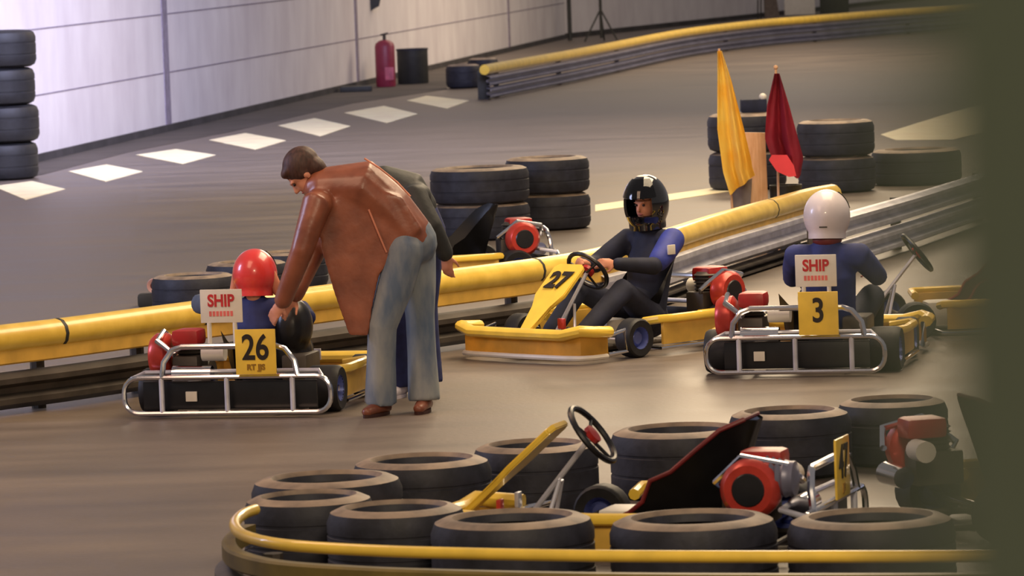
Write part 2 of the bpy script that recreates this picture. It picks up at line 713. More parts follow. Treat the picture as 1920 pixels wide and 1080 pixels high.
def pipe_prof(z, r, n=12, out=0.0):
    return [(out + r * math.cos(2 * math.pi * k / n), z + r * math.sin(2 * math.pi * k / n)) for k in range(n)]


def guardrail(label, path, side, pipe=None, pipe_cuts=(), beams=(), slats=(), post_step=14, pipe_m='yellow_worn', beam_m='steel', post_h=0.5, name='guardrail', post_out=-0.10):
    root = thing(name, label, 'barrier', (path[0].x, path[0].y, 0))
    inv = Matrix.Translation(-root.location)

    def fin(nm, bm, m):
        bmesh.ops.transform(bm, matrix=inv, verts=bm.verts)
        return obj(nm, bm, m, root)
    if pipe:
        z, r = pipe
        cuts = [0] + list(pipe_cuts) + [len(path) - 1]
        for a, b in zip(cuts[:-1], cuts[1:]):
            bm = bmesh.new()
            seg = [p.copy() for p in path[a:b + 1]]
            if len(seg) > 1 and b != len(path) - 1:
                d = (seg[-1] - seg[-2])
                seg[-1] = seg[-1] - d.normalized() * 0.0
            sweep(bm, seg, pipe_prof(z, r), side)
            fin('yellow_pipe', bm, pipe_m)
            if b != len(path) - 1:
                e = seg[-1]
                d = (seg[-1] - seg[-2]).normalized()
                bm = bmesh.new()
                sweep(bm, [e - d * 0.004, e + d * 0.022], pipe_prof(z, r + 0.002), side)
                fin('pipe_joint', bm, 'bin_black')
    for z0, z1, m in slats:
        bm = bmesh.new()
        sweep(bm, path, [(0.0, z0), (0.05, z0), (0.06, z0 + 0.01), (0.06, z1 - 0.01), (0.05, z1), (0.0, z1)], side)
        fin('board', bm, m)
    for bdef in beams:
        z0, z1, m = bdef[:3]
        bp = path[bdef[3]:bdef[4]] if len(bdef) > 3 else path
        bm = bmesh.new()
        sweep(bm, bp, wbeam(z0, z1), side)
        fin('beam', bm, m)
    for i in range(2, len(path) - 1, post_step):
        bm = bmesh.new()
        p = path[i]
        t = (path[i + 1] - path[i - 1])
        t.z = 0
        t.normalize()
        o = Vector((t.y, -t.x, 0)) * side * post_out
        tube(bm, [Vector((p.x, p.y, 0)) + o, Vector((p.x, p.y, post_h)) + o], 0.045, 8)
        fin('post', bm, 'steel_dark')
    return root


# A: yellow barrier across the middle, from left edge to the marshal post
H1 = 0.55
A = [P(x, y, H1) for x, y in ((-130, 625), (0, 609), (105, 597), (230, 581), (370, 563), (520, 545), (700, 522), (850, 503), (1000, 484), (1110, 466), (1220, 437), (1330, 403), (1440, 373), (1510, 354), (1560, 345))]
Ap = spline(A, 6)
cuts = [6 * i for i in (2, 4, 6, 8, 10, 12)]
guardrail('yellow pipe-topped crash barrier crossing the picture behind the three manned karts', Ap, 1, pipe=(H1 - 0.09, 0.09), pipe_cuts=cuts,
          slats=((0.305, 0.40, 'yellow_dull'),), beams=((0.03, 0.26, 'steel_dark', 0, 55), (0.12, 0.38, 'steel', 54, 200), (0.0, 0.11, 'steel_dark', 54, 200)), post_step=9, post_h=0.5)  # left beam in dark steel: its shadow is put into the colour
# A2 : rails running on to the right, no yellow pipe
H2 = 0.46
A2 = spline([P(x, y, H2) for x, y in ((1520, 415), (1600, 393), (1700, 365), (1790, 338), (1900, 306), (2040, 268))], 5)
guardrail('triple silver steel rail running off to the right behind the white helmet', A2, 1,
          beams=((0.26, 0.46, 'steel'), (0.04, 0.24, 'steel')), post_step=8, post_h=0.44, name='steel_rail')
# B: far guardrail
H3 = 0.58
Bq = spline([P(x, y, H3) for x, y in ((908, 121), (1000, 105), (1070, 93), (1140, 80), (1281, 54), (1422, 37), (1534, 28), (1660, 18), (1790, 9), (1960, -4))], 5)
guardrail('far yellow-topped guardrail with silver beams below the back wall', Bq, 1, pipe=(H3 - 0.085, 0.085), pipe_cuts=(),
          beams=((0.22, 0.40, 'steel_blue'), (0.02, 0.20, 'steel_blue')), post_step=7, pipe_m='yellow', post_h=0.5)
bm = bmesh.new()
q = P(908, 186)
box(bm, (q.x - 0.10, q.y - 0.05, 0), (q.x + 0.10, q.y + 0.10, 0.46), 0.01)
tag(obj('end_post', bm, 'bin_black'), 'short black post at the near end of the far guardrail', 'post')
# C: near rail round the pen
H4 = 0.37
C = spline([P(x, y, H4) for x, y in ((540, 930), (478, 945), (450, 958), (440, 976), (462, 995), (540, 1011), (700, 1021), (860, 1026), (1060, 1030), (1300, 1032), (1560, 1032), (1800, 1031), (2050, 1028))], 8)
C = C[8:]
guardrail('near curved guardrail with thin yellow top edge round the tyre pen', C, 1, pipe=(H4 - 0.025, 0.025), pipe_cuts=(),
          slats=((0.20, 0.28, 'olive_board'),), beams=((-0.0, 0.18, 'steel_dark'),), post_step=16, pipe_m='yellow', post_h=0.16)

# ------------------------------------------------------------------ things by the wall
q = P(724, 163)
s = scale_at(q)
t = thing('gas_cylinder', 'tall red gas cylinder standing by the wall beside the black bin', 'gas cylinder', q)
bm = bmesh.new()
R = 37 / s / 2
hh = 88 / s
lathe(bm, [(0.001, 0), (R * 0.9, 0), (R, 0.03), (R, hh * 0.86), (R * 0.9, hh * 0.93), (R * 0.55, hh * 0.985), (R * 0.3, hh)], 24, 'z', closed=False)
obj('body', bm, 'extinguisher_red', t)
bm = bmesh.new()
tube(bm, [(0, 0, hh - 0.01), (0, 0, hh + 0.10)], 0.03, 8)
tube(bm, [(-0.07, 0, hh + 0.09), (0.07, 0, hh + 0.12)], 0.016, 8)
obj('valve', bm, 'steel_dark', t)
bm = bmesh.new()
box(bm, (-0.005, -R - 0.012, hh * 0.15), (R * 0.85, -R * 0.4, hh * 0.42), 0.004)
obj('sticker', bm, mat('sticker_pink', (196, 96, 116), 0.6), t)

q = P(775, 157)
s = scale_at(q)
t = thing('rubbish_bin', 'black round bin beside the red cylinder', 'bin', q)
bm = bmesh.new()
R = 58 / s / 2
hh = 66 / s
lathe(bm, [(0.001, 0), (R * 0.94, 0), (R, 0.02), (R, hh - 0.03), (R * 0.93, hh - 0.03), (R * 0.93, 0.06), (0.001, 0.06)], 28, 'z', closed=False)
obj('tub', bm, 'bin_black', t)
bm = bmesh.new()
lathe(bm, [(R * 0.95, hh - 0.03), (R * 1.04, hh - 0.03), (R * 1.04, hh), (R * 0.95, hh)], 28, 'z')
obj('rim', bm, 'rubber', t)

# tripod stand
q = P(1128, 78)
s = scale_at(q)
t = thing('tripod_stand', 'dark tripod stand in front of the back wall', 'stand', q)
bm = bmesh.new()
tube(bm, [(0, 0, 0.08), (0, 0, 2.2)], 0.035, 8)
obj('pole', bm, 'bin_black', t)
for a in (200, 330, 80):
    bm = bmesh.new()
    x, y = 0.42 * math.cos(math.radians(a)), 0.42 * math.sin(math.radians(a))
    tube(bm, [(x, y, 0.02), (0, 0, 0.75)], 0.022, 6)
    obj('leg', bm, 'bin_black', t)
# corner pole
q = P(1060, 76) + n2 * 0.12 + Vector((0, -0.1, 0))
bm = bmesh.new()
tube(bm, [(0, 0, 0), (0, 0, 5)], 0.05, 10)
o = tag(obj('drain_pipe', bm, 'bin_black'), 'thin dark vertical pipe at the corner of the back wall', 'pipe')
o.location = q

# dark cabinet and white board top right
q = P(1438, 37)
t = thing('folding_stand', 'grey tapering stand with thin legs by the back wall', 'stand', q)
bm = bmesh.new()
prism(bm, [(-0.06, -0.15, 0.02), (0.34, -0.15, 0.02), (0.22, -0.15, 0.9), (-0.06, -0.15, 0.9)], (0, 0.3, 0))
obj('cover', bm, mat('stand_grey', (104, 92, 84), 0.8), t)
for x in (-0.24, -0.16):
    bm = bmesh.new()
    tube(bm, [(x, 0, 0), (x + 0.03, 0, 0.95)], 0.018, 8)
    obj('leg', bm, 'bin_black', t)
q = P(1500, 29)
bm = bmesh.new()
box(bm, (-0.42, -0.03, 0.02), (0.42, 0.03, 1.1), 0.01)
o = tag(obj('white_board', bm, 'white_plastic'), 'white board leaning by the back wall at top right', 'board')
o.location = q
bm = bmesh.new()
box(bm, (-0.1, -0.05, 0), (0.7, 0.05, 1.2), 0.01)
o = tag(obj('dark_panel', bm, 'bin_black'), 'dark panel right of the white board at the top edge', 'board')
o.location = P(1545, 25)
# lamp hanging on the wall, top
pt = PD(694, 4, (P(700, 154) - CAM).dot(fw) - 0.6)
t = thing('wall_speaker', 'black loudspeaker mounted high on the wall at the top edge', 'loudspeaker', pt)
bm = bmesh.new()
prism(bm, [(-0.02, -0.15, -0.17), (0.16, -0.15, -0.08), (0.24, -0.15, 0.26), (-0.06, -0.15, 0.26)], (0, 0.3, 0))
obj('housing', bm, 'bin_black', t)
bm = bmesh.new()
box(bm, (-0.16, -0.12, -0.12), (-0.07, 0.75, 0.26), 0.01)
obj('bracket', bm, 'steel_dark', t)
# low dark box at foot of the wall, left of red cylinder
q = P(668, 172)
bm = bmesh.new()
box(bm, (-0.28, -0.2, 0), (0.28, 0.2, 0.10), 0.02)
o = tag(obj('floor_block', bm, 'bin_black'), 'low dark block at the foot of the wall left of the red cylinder', 'block')
o.location = q

# pinkish ring lamp left behind barrier
q = P(290, 590)
q = P(291, 574)
t = thing('track_lamp', 'small round pale-rimmed lamp on a dark base left of the tyre row', 'lamp', q)
bm = bmesh.new()
box(bm, (-0.13, -0.08, 0), (0.13, 0.1, 0.10), 0.02)
obj('base', bm, 'bin_black', t)
bm = bmesh.new()
lathe(bm, [(0.03, -0.03), (0.055, -0.04), (0.06, 0.0), (0.055, 0.03), (0.03, 0.03)], 20, 'y', c=(0.0, 0, 0.16))
obj('ring', bm, mat('ring_pink', (196, 150, 146), 0.5), t)
bm = bmesh.new()
lathe(bm, [(0.001, -0.02), (0.032, -0.015), (0.032, 0.02), (0.001, 0.02)], 20, 'y', c=(0.0, 0, 0.16), closed=False)
obj('lens', bm, 'red_dark', t)


# ------------------------------------------------------------------ flags
def flag(label, base, tip_px, outline, m, folds, depth, name):
    """outline in metres relative to base (x,z) : left edge and right edge as lists of (z, x)"""
    root = thing(name, label, 'flag', base)
    L, Rr, zt = outline
    bm = bmesh.new()
    rows = []
    NZ, NX = 26, 22
    for i in range(NZ + 1):
        u = i / NZ
        z0 = zt[0] + (zt[1] - zt[0]) * u

        def interp(tab):
            for (za, xa), (zb, xb) in zip(tab[:-1], tab[1:]):
                if za >= z0 >= zb:
                    return xa + (xb - xa) * ((za - z0) / (za - zb))
            return tab[-1][1]
        a, b = interp(L), interp(Rr)
        row = []
        for k in range(NX + 1):
            v = k / NX
            x = a + (b - a) * v
            y = -0.05 - 0.05 * math.sin(v * math.pi * folds + u * 1.5) * (0.3 + u) - 0.02 * math.sin(v * 17 + u * 5)
            zz = z0
            if i == NZ:
                zz += 0.16 * v if folds > 3 else 0.05 * math.sin(v * 6)
            elif i > NZ - 5 and folds > 3:
                zz += 0.16 * v * (i - NZ + 5) / 5
            row.append(bm.verts.new((x, y, zz)))
        rows.append(row)
    for i in range(NZ):
        for k in range(NX):
            bm.faces.new((rows[i][k], rows[i][k + 1], rows[i + 1][k + 1], rows[i + 1][k]))
    bmesh.ops.solidify(bm, geom=bm.faces[:], thickness=0.006)
    obj('cloth', bm, m, root)
    return root


base = P(1395, 478)
sF = scale_at(base)
b = base


def FX(px):
    return (px - 1395) / sF


def FZ(py):
    return (478 - py) / sF


fy = flag('long yellow flag hanging furled on its pole behind the barrier', b, None,
          ([(FZ(94), FX(1357)), (FZ(150), FX(1355)), (FZ(240), FX(1352)), (FZ(320), FX(1360)), (FZ(365), FX(1372))],
           [(FZ(94), FX(1366)), (FZ(150), FX(1382)), (FZ(240), FX(1402)), (FZ(300), FX(1414)), (FZ(365), FX(1420))], (FZ(94), FZ(364))), 'flag_yellow', 3.6, 0, 'yellow_flag')
bm = bmesh.new()
tube(bm, [(FX(1380), 0.0, 0.02), (FX(1361), 0.0, FZ(90))], 0.011, 8)
obj('pole', bm, 'wood', fy)
fr = flag('dark red flag hanging furled on its pole, right of the yellow one', b, None,
          ([(FZ(140), FX(1462)), (FZ(200), FX(1446)), (FZ(260), FX(1440)), (FZ(310), FX(1456)), (FZ(330), FX(1470))],
           [(FZ(140), FX(1472)), (FZ(200), FX(1488)), (FZ(260), FX(1502)), (FZ(300), FX(1512)), (FZ(330), FX(1506))], (FZ(140), FZ(326))), 'flag_red', 2.8, 0, 'red_flag')
bm = bmesh.new()
tube(bm, [(FX(1462), 0.02, 0.02), (FX(1466), 0.02, FZ(130))], 0.011, 8)
ell(bm, (FX(1466), 0.02, FZ(129)), 0.02)
obj('pole', bm, 'wood', fr)
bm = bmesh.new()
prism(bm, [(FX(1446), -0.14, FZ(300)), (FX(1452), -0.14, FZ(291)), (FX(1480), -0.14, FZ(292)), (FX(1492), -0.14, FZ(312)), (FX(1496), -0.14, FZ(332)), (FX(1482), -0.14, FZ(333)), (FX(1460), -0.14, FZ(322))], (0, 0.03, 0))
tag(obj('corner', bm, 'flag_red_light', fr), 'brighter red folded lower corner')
t = thing('wooden_plank', 'pale upright wooden plank between the two flags', 'plank', base + Vector((FX(1424), 0.15, 0)))
bm = bmesh.new()
prism(bm, [(-0.05, 0, 0), (0.10, 0, 0), (0.09, 0, FZ(252)), (-0.09, 0, FZ(250))], (0, 0.05, 0))
obj('board', bm, 'wood', t)
bm = bmesh.new()
prism(bm, [(FX(1372), 0, 0.0), (FX(1402), 0, 0.0), (FX(1416), 0, FZ(336)), (FX(1378), 0, FZ(352))], (0, 0.03, 0))
o = tag(obj('grey_panel', bm, 'grey_cloth'), 'grey board standing under the yellow flag', 'board')
o.location = base + Vector((0, 0.08, 0))
t = thing('flag_bucket', 'dark bucket holding the red flag behind the barrier', 'bucket', base + Vector((FX(1480), 0.22, 0)))
bm = bmesh.new()
lathe(bm, [(0.001, 0), (0.11, 0), (0.14, FZ(352)), (0.13, FZ(352)), (0.10, 0.02), (0.001, 0.02)], 20, 'z', closed=False)
obj('tub', bm, 'bin_black', t)
# dark box with a white dot on the tyres behind the flags
p = P(1420, 250)
dd = P(1398, 211, 0.8)
t = thing('radio_box', 'dark box with a white knob sitting on the tyres between the flags', 'box', (dd.x + 0.12, dd.y, 0.8))
bm = bmesh.new()
box(bm, (-0.17, -0.14, 0), (0.10, 0.12, 0.14), 0.02)
obj('case', bm, 'navy_suit', t)
bm = bmesh.new()
ell(bm, (0.06, -0.10, 0.16), 0.04)
obj('knob', bm, 'white_plastic', t)


# ------------------------------------------------------------------ karts
def rot_y(a):
    return Matrix.Rotation(a, 3, 'Y')


def plate_mtx(x, y, z, face_yaw, lean=0.0):
    """matrix that stands text (XY plane) upright, readable from direction face_yaw (local)"""
    return Matrix.Translation((x, y, z)) @ Matrix.Rotation(face_yaw, 4, 'Z') @ Matrix.Rotation(math.pi / 2 + lean, 4, 'X')


def wheel(root, x, y, r, w, rim='blue_rim'):
    bm = bmesh.new()
    prof = [(r * 0.56, -w / 2 * 0.9), (r * 0.9, -w / 2), (r * 0.985, -w / 2 * 0.8), (r, -w / 2 * 0.5), (r, w / 2 * 0.5), (r * 0.985, w / 2 * 0.8), (r * 0.9, w / 2), (r * 0.56, w / 2 * 0.9)]
    lathe(bm, prof, 24, 'y')
    wo = obj('wheel', bm, 'rubber_black', root)
    wo.location = (x, y, r)
    bm = bmesh.new()
    lathe(bm, [(0.001, -w * 0.25), (r * 0.3, -w * 0.25), (r * 0.45, -w * 0.1), (r * 0.57, -w * 0.46), (r * 0.57, w * 0.46), (r * 0.45, w * 0.1), (r * 0.3, w * 0.25), (0.001, w * 0.25)], 20, 'y', closed=False)
    obj('rim', bm, rim, wo)
    return wo


def rrect(y0, y1, z0, z1, r, x, n=5):
    pts = []
    for cy, cz, a0 in ((y1 - r, z1 - r, 0), (y0 + r, z1 - r, 90), (y0 + r, z0 + r, 180), (y1 - r, z0 + r, 270)):
        for k in range(n + 1):
            a = math.radians(a0 + 90 * k / n)
            pts.append((x, cy + r * math.cos(a), cz + r * math.sin(a)))
    return pts


def number_plate(root, s, x, y, z, w, h, face_yaw, m='yellow', small=None, name='number_plate', lean=0.0, tsize=None, ink='ink', sx=0.8):
    bm = bmesh.new()
    box(bm, (-w / 2, -h / 2, -0.006), (w / 2, h / 2, 0.006), 0.004)
    o = obj(name, bm, m, root)
    o.matrix_local = plate_mtx(x, y, z, face_yaw, lean)
    ts = tsize or h * 0.78
    text('number', s, ts, ink, o, Matrix.Translation((0.0, 0.012 if not small else 0.02, 0.008)), sx=sx, bold=0.004)
    if small:
        text('small_print', small, h * 0.17, mat('ochre_ink', (150, 110, 20), 0.6), o, Matrix.Translation((0, -h * 0.34, 0.008)), sx=1.0, bold=0.002)
    return o


def sponsor_sign(root, x, y, z, face_yaw, w=0.26, h=0.2):
    bm = bmesh.new()
    box(bm, (-w / 2, -h / 2, -0.006), (w / 2, h / 2, 0.006), 0.004)
    o = obj('sponsor_sign', bm, 'white_plastic', root)
    o.matrix_local = plate_mtx(x, y, z, face_yaw)
    text('lettering', 'SHIP', h * 0.50, 'red_ink', o, Matrix.Translation((-0.0, 0.03, 0.008)), sx=0.85, bold=0.003)
    bm = bmesh.new()
    for k in range(7):
        box(bm, (-0.075 + k * 0.022, -0.060, 0.005), (-0.060 + k * 0.022, -0.030, 0.009))
    obj('small_lettering', bm, 'pink_paint', o, False)
    for sy in (-0.08, 0.08):
        bm = bmesh.new()
        tube(bm, [(sy, -h / 2, 0), (sy, -h / 2 - 0.13, 0)], 0.014, 8)
        obj('stay', bm, 'white_plastic', o)
    return o


def kart(label, loc, yaw, number=None, front_number=None, sign=None, halfw=0.6, plate_y=-0.18, small=None, second_seat=False, seat_m='black_plastic', front=True, rear=True, plate_z=0.40, seat_trim=None, low_seat=False, wing=1.0, nose_w=1.0):
    root = thing('go_kart', label, 'go-kart', loc, yaw)
    # chassis
    bm = bmesh.new()
    for sy in (-1, 1):
        tube(bm, [(-0.72, sy * 0.30, 0.07), (-0.2, sy * 0.32, 0.06), (0.35, sy * 0.24, 0.06), (0.78, sy * 0.16, 0.06)], 0.016, 8)
    for x in (-0.6, -0.05, 0.3):
        tube(bm, [(x, -0.31, 0.06), (x, 0.31, 0.06)], 0.015, 8)
    tube(bm, [(0.38, -0.50, 0.13), (0.38, 0.50, 0.13)], 0.014, 8)
    obj('chassis', bm, 'steel_dark', root)
    bm = bmesh.new()
    box(bm, (-0.1, -0.24, 0.035), (0.78, 0.24, 0.045), 0.003)
    obj('floor_tray', bm, 'steel_dark', root)
    bm = bmesh.new()
    tube(bm, [(-0.52, -0.60, 0.14), (-0.52, 0.60, 0.14)], 0.02, 10)
    obj('axle', bm, 'chrome', root)
    for x, y, r, w in ((0.38, 0.52, 0.13, 0.13), (0.38, -0.52, 0.13, 0.13), (-0.52, 0.52, 0.14, 0.20), (-0.52, -0.52, 0.14, 0.20)):
        wheel(root, x, y, r, w)
    # seat: bucket shell
    def seat(name, oy, s=1.0):
        bm = bmesh.new()
        rows = []
        path = [(0.02, 0.15), (-0.08, 0.09), (-0.22, 0.07), (-0.33, 0.11), (-0.40, 0.24), (-0.45, 0.40), (-0.50, 0.54), (-0.53, 0.62)]
        if low_seat:
            path = path[:6]
        for i, (x, z) in enumerate(path):
            wv = (0.17, 0.19, 0.20, 0.20, 0.20, 0.19, 0.17, 0.13)[i] * s
            edge = (0.06, 0.14, 0.22, 0.30, 0.27, 0.20, 0.13, 0.05)[i] * wing
            row = []
            for k in range(11):
                v = -1 + 2 * k / 10
                lift = max(0, abs(v) - 0.45) / 0.55
                row.append(bm.verts.new((x + edge * lift * 0.75, oy + v * wv, z + edge * lift * (0.75, 0.75, 0.75, 0.7, 0.5, 0.4, 0.3, 0.15)[i])))
            rows.append(row)
        for i in range(len(rows) - 1):
            for k in range(10):
                bm.faces.new((rows[i][k], rows[i][k + 1], rows[i + 1][k + 1], rows[i + 1][k]))
        bmesh.ops.solidify(bm, geom=bm.faces[:], thickness=0.014)
        so = obj(name, bm, seat_m, root)
        if seat_trim:
            bm = bmesh.new()
            pts = []
            for i, (x, z) in enumerate(path):
                wv = (0.17, 0.19, 0.20, 0.20, 0.20, 0.19, 0.17, 0.13)[i] * s
                edge = (0.06, 0.14, 0.22, 0.30, 0.27, 0.20, 0.13, 0.05)[i] * wing
                pts.append((x + edge * 0.75, wv, z + edge * (0.75, 0.75, 0.75, 0.7, 0.5, 0.4, 0.3, 0.15)[i]))
            pts2 = [(x, oy - y, z) for x, y, z in pts][::-1]
            tube(bm, [(x, oy + y, z) for x, y, z in pts] + pts2, 0.011, 8)
            obj('seat_trim', bm, seat_trim, so)
        return so
    seat('seat', 0.0)
    if second_seat:
        bm = bmesh.new()
        ell(bm, (-0.30, -0.27, 0.50), (0.15, 0.12, 0.17))
        ell(bm, (-0.24, -0.24, 0.32), (0.16, 0.13, 0.16))
        tag(blend('seat_bag', bm, 'black_plastic', root, 0.015, 3), 'bulky black cover beside the seat')
    # steering
    c = Vector((0.26, 0, 0.55))
    ax = Vector((-0.8, 0, 0.6)).normalized()
    s_, q_ = frame_for(ax)
    bm = bmesh.new()
    R = 0.15
    tube(bm, [c + s_ * (R * math.cos(a)) + q_ * (R * math.sin(a)) for a in [2 * math.pi * k / 28 for k in range(28)]], 0.015, 8, closed=True)
    for a in (0.5, 2.64, 4.71):
        tube(bm, [c - ax * 0.02, c + s_ * (R * math.sin(a)) + q_ * (R * math.cos(a))], 0.009, 6)
    st = obj('steering_wheel', bm, 'black_plastic', root)
    bm = bmesh.new()
    lathe(bm, [(0.001, -0.015), (0.045, -0.012), (0.045, 0.012), (0.001, 0.02)], 16, 'z', closed=False)
    bmesh.ops.transform(bm, matrix=Matrix.Translation(c) @ ax.to_track_quat('Z', 'Y').to_matrix().to_4x4(), verts=bm.verts)
    obj('hub', bm, 'red_plastic', st)
    bm = bmesh.new()
    tube(bm, [c, (0.62, 0, 0.12)], 0.013, 8)
    tube(bm, [(0.50, -0.09, 0.06), (0.42, -0.02, 0.34), (0.42, 0.02, 0.34), (0.50, 0.09, 0.06)], 0.010, 6)
    tube(bm, [(0.50, 0, 0.12), (0.40, 0.45, 0.12)], 0.008, 6)
    tube(bm, [(0.50, 0, 0.12), (0.40, -0.45, 0.12)], 0.008, 6)
    obj('steering_column', bm, 'steel', root)
    for sy in (-1, 1):
        bm = bmesh.new()
        tube(bm, [(0.62, sy * 0.14, 0.06), (0.68, sy * 0.14, 0.24)], 0.008, 6)
        box(bm, (0.66, sy * 0.14 - 0.03, 0.20), (0.68, sy * 0.14 + 0.03, 0.27), 0.004)
        obj('pedal', bm, 'red_metal' if sy > 0 else 'steel', root)
    bm = bmesh.new()
    box(bm, (0.02, -0.12, 0.05), (0.22, 0.12, 0.22), 0.03)
    obj('fuel_tank', bm, 'white_plastic', root)
    # engine
    bm = bmesh.new()
    ex, ey = -0.56, 0.33
    box(bm, (ex - 0.12, ey - 0.10, 0.20), (ex + 0.12, ey + 0.06, 0.36), 0.015)
    lathe(bm, [(0.001, 0.35), (0.075, 0.35)] + [(0.085 if k % 2 else 0.065, 0.36 + k * 0.012) for k in range(11)] + [(0.06, 0.49), (0.001, 0.49)], 18, 'z', c=(ex, ey - 0.02, 0), closed=False)
    eng = obj('engine', bm, 'steel_dark', root)
    bm = bmesh.new()
    lathe(bm, [(0.03, 0.0), (0.11, 0.0), (0.135, -0.03), (0.135, -0.10), (0.11, -0.12), (0.03, -0.12)], 26, 'y', c=(ex - 0.04, ey + 0.20, 0.36))
    fc_ = obj('fan_cover', bm, 'red_metal', eng)
    bm = bmesh.new()
    lathe(bm, [(0.001, 0.008), (0.07, 0.006), (0.085, -0.01), (0.001, -0.01)], 22, 'y', c=(ex - 0.04, ey + 0.20, 0.36), closed=False)
    obj('fan_grille', bm, 'black_plastic', fc_)
    bm = bmesh.new()
    if number == '47':
      lathe(bm, [(0.001, -0.08)] + [(0.105 - k * 0.003 if k % 2 else 0.078, -0.09 - (k // 2) * 0.028 - (k % 2) * 0.012) for k in range(11)] + [(0.001, -0.25)], 22, 'x', c=(ex, ey + 0.09, 0.40), closed=False)
      obj('cooling_fins', bm, 'steel_blue', eng)
    bm = bmesh.new()
    box(bm, (ex - 0.16, ey - 0.12, 0.42), (ex + 0.04, ey + 0.05, 0.52), 0.03)
    obj('fuel_cap_box', bm, 'red_plastic', eng)
    bm = bmesh.new()
    lathe(bm, [(0.001, 0.0), (0.05, 0.0), (0.05, 0.14), (0.001, 0.14)], 16, 'y', c=(ex - 0.13, ey - 0.28, 0.38), closed=False)
    obj('air_filter', bm, 'white_plastic', eng)
    bm = bmesh.new()
    tube(bm, [(ex + 0.08, ey, 0.33), (ex + 0.14, ey + 0.06, 0.38), (ex + 0.0, ey + 0.14, 0.50), (ex - 0.2, ey + 0.12, 0.46), (ex - 0.24, ey + 0.0, 0.38)], 0.018, 8)
    lathe(bm, [(0.001, -0.12), (0.05, -0.12), (0.055, 0.12), (0.001, 0.12)], 16, 'y', c=(ex - 0.22, ey - 0.1, 0.26), closed=False)
    obj('exhaust', bm, 'chrome', eng)
    # right side: battery / cover
    bm = bmesh.new()
    box(bm, (-0.50, -0.40, 0.10), (-0.18, -0.24, 0.34), 0.02)
    obj('battery_box', bm, 'steel_dark', root)
    # side pods
    for sy in (-1, 1):
        bm = bmesh.new()
        tube(bm, [(0.20, sy * 0.44, 0.22), (0.20, sy * 0.58, 0.24), (0.10, sy * 0.61, 0.24), (-0.30, sy * 0.61, 0.24), (-0.38, sy * 0.58, 0.24), (-0.38, sy * 0.40, 0.22)], 0.028, 8)
        so = obj('side_bumper', bm, 'yellow', root)
        bm = bmesh.new()
        box(bm, (-0.36, sy * 0.585 - 0.012, 0.07), (0.18, sy * 0.585 + 0.012, 0.23), 0.006)
        obj('side_panel', bm, 'yellow_dull', so)
        bm = bmesh.new()
        tube(bm, [(0.22, sy * 0.30, 0.05), (0.22, sy * 0.61, 0.05), (-0.38, sy * 0.61, 0.05), (-0.38, sy * 0.30, 0.05)], 0.014, 8)
        obj('lower_bar', bm, 'chrome', so)
    # front bumper
    if front:
        bm = bmesh.new()
        tube(bm, [(x_, y_ * nose_w, z_) for x_, y_, z_ in [(0.70, 0.60, 0.20), (0.84, 0.60, 0.21), (0.92, 0.55, 0.22), (0.955, 0.42, 0.19), (0.97, 0, 0.19), (0.955, -0.42, 0.19), (0.92, -0.55, 0.22), (0.84, -0.60, 0.21), (0.70, -0.60, 0.20)]], 0.038, 10, side=Vector((0, 0, 1)), ratio=1.2)
        fb = obj('front_bumper', bm, 'yellow', root)
        bm = bmesh.new()
        arc = [(0.70, 0.585), (0.83, 0.585), (0.905, 0.535), (0.935, 0.41), (0.95, 0), (0.935, -0.41), (0.905, -0.535), (0.83, -0.585), (0.70, -0.585)]
        arc = [(x, y * nose_w) for x, y in arc]
        a_ = [bm.verts.new((x, y, 0.18)) for x, y in arc]
        b_ = [bm.verts.new((x, y, 0.055)) for x, y in arc]
        for i in range(len(arc) - 1):
            bm.faces.new((a_[i], a_[i + 1], b_[i + 1], b_[i]))
        bmesh.ops.solidify(bm, geom=bm.faces[:], thickness=0.012)
        obj('apron', bm, 'yellow_dull', fb)
        bm = bmesh.new()
        tube(bm, [(x + 0.01, y, 0.04) for x, y in arc], 0.018, 8)
        obj('skid_bar', bm, 'white_plastic', fb)
        for sy in (-1, 1):
            bm = bmesh.new()
            tube(bm, [(0.70, sy * nose_w * 0.585, 0.17), (0.56, sy * 0.60 * nose_w, 0.20), (0.54, sy * 0.60 * nose_w, 0.06), (0.70, sy * 0.585 * nose_w, 0.05)], 0.016, 8)
            obj('corner_bar', bm, 'chrome', fb)
        # fairing
        bm = bmesh.new()
        top, bot = Vector((0.42, 0, 0.61)), Vector((0.90, 0, 0.19))
        d = (bot - top)
        nrm = Vector((d.z, 0, -d.x)).normalized() * -1
        ws = [(0.0, 0.10), (0.05, 0.135), (0.45, 0.135), (0.62, 0.075), (1.0, 0.045)]
        L_ = [top + d * u + Vector((0, w, 0)) for u, w in ws]
        R_ = [top + d * u + Vector((0, -w, 0)) for u, w in ws][::-1]
        prism(bm, L_ + R_, nrm * -0.03)
        bmesh.ops.bevel(bm, geom=bm.edges[:], offset=0.006, segments=2, affect='EDGES')
        fa = obj('front_fairing', bm, 'yellow', root)
        if front_number:
            zax = Vector((-d.z, 0, d.x)).normalized()
            if zax.x < 0:
                zax = -zax
            yax = (-d).normalized()
            xax = yax.cross(zax)
            mt = Matrix((xax, yax, zax)).transposed().to_4x4()
            mt.translation = top + d * 0.26 + zax * 0.008
            text('number', front_number, 0.20, 'ink', fa, mt, sx=0.9, bold=0.008)
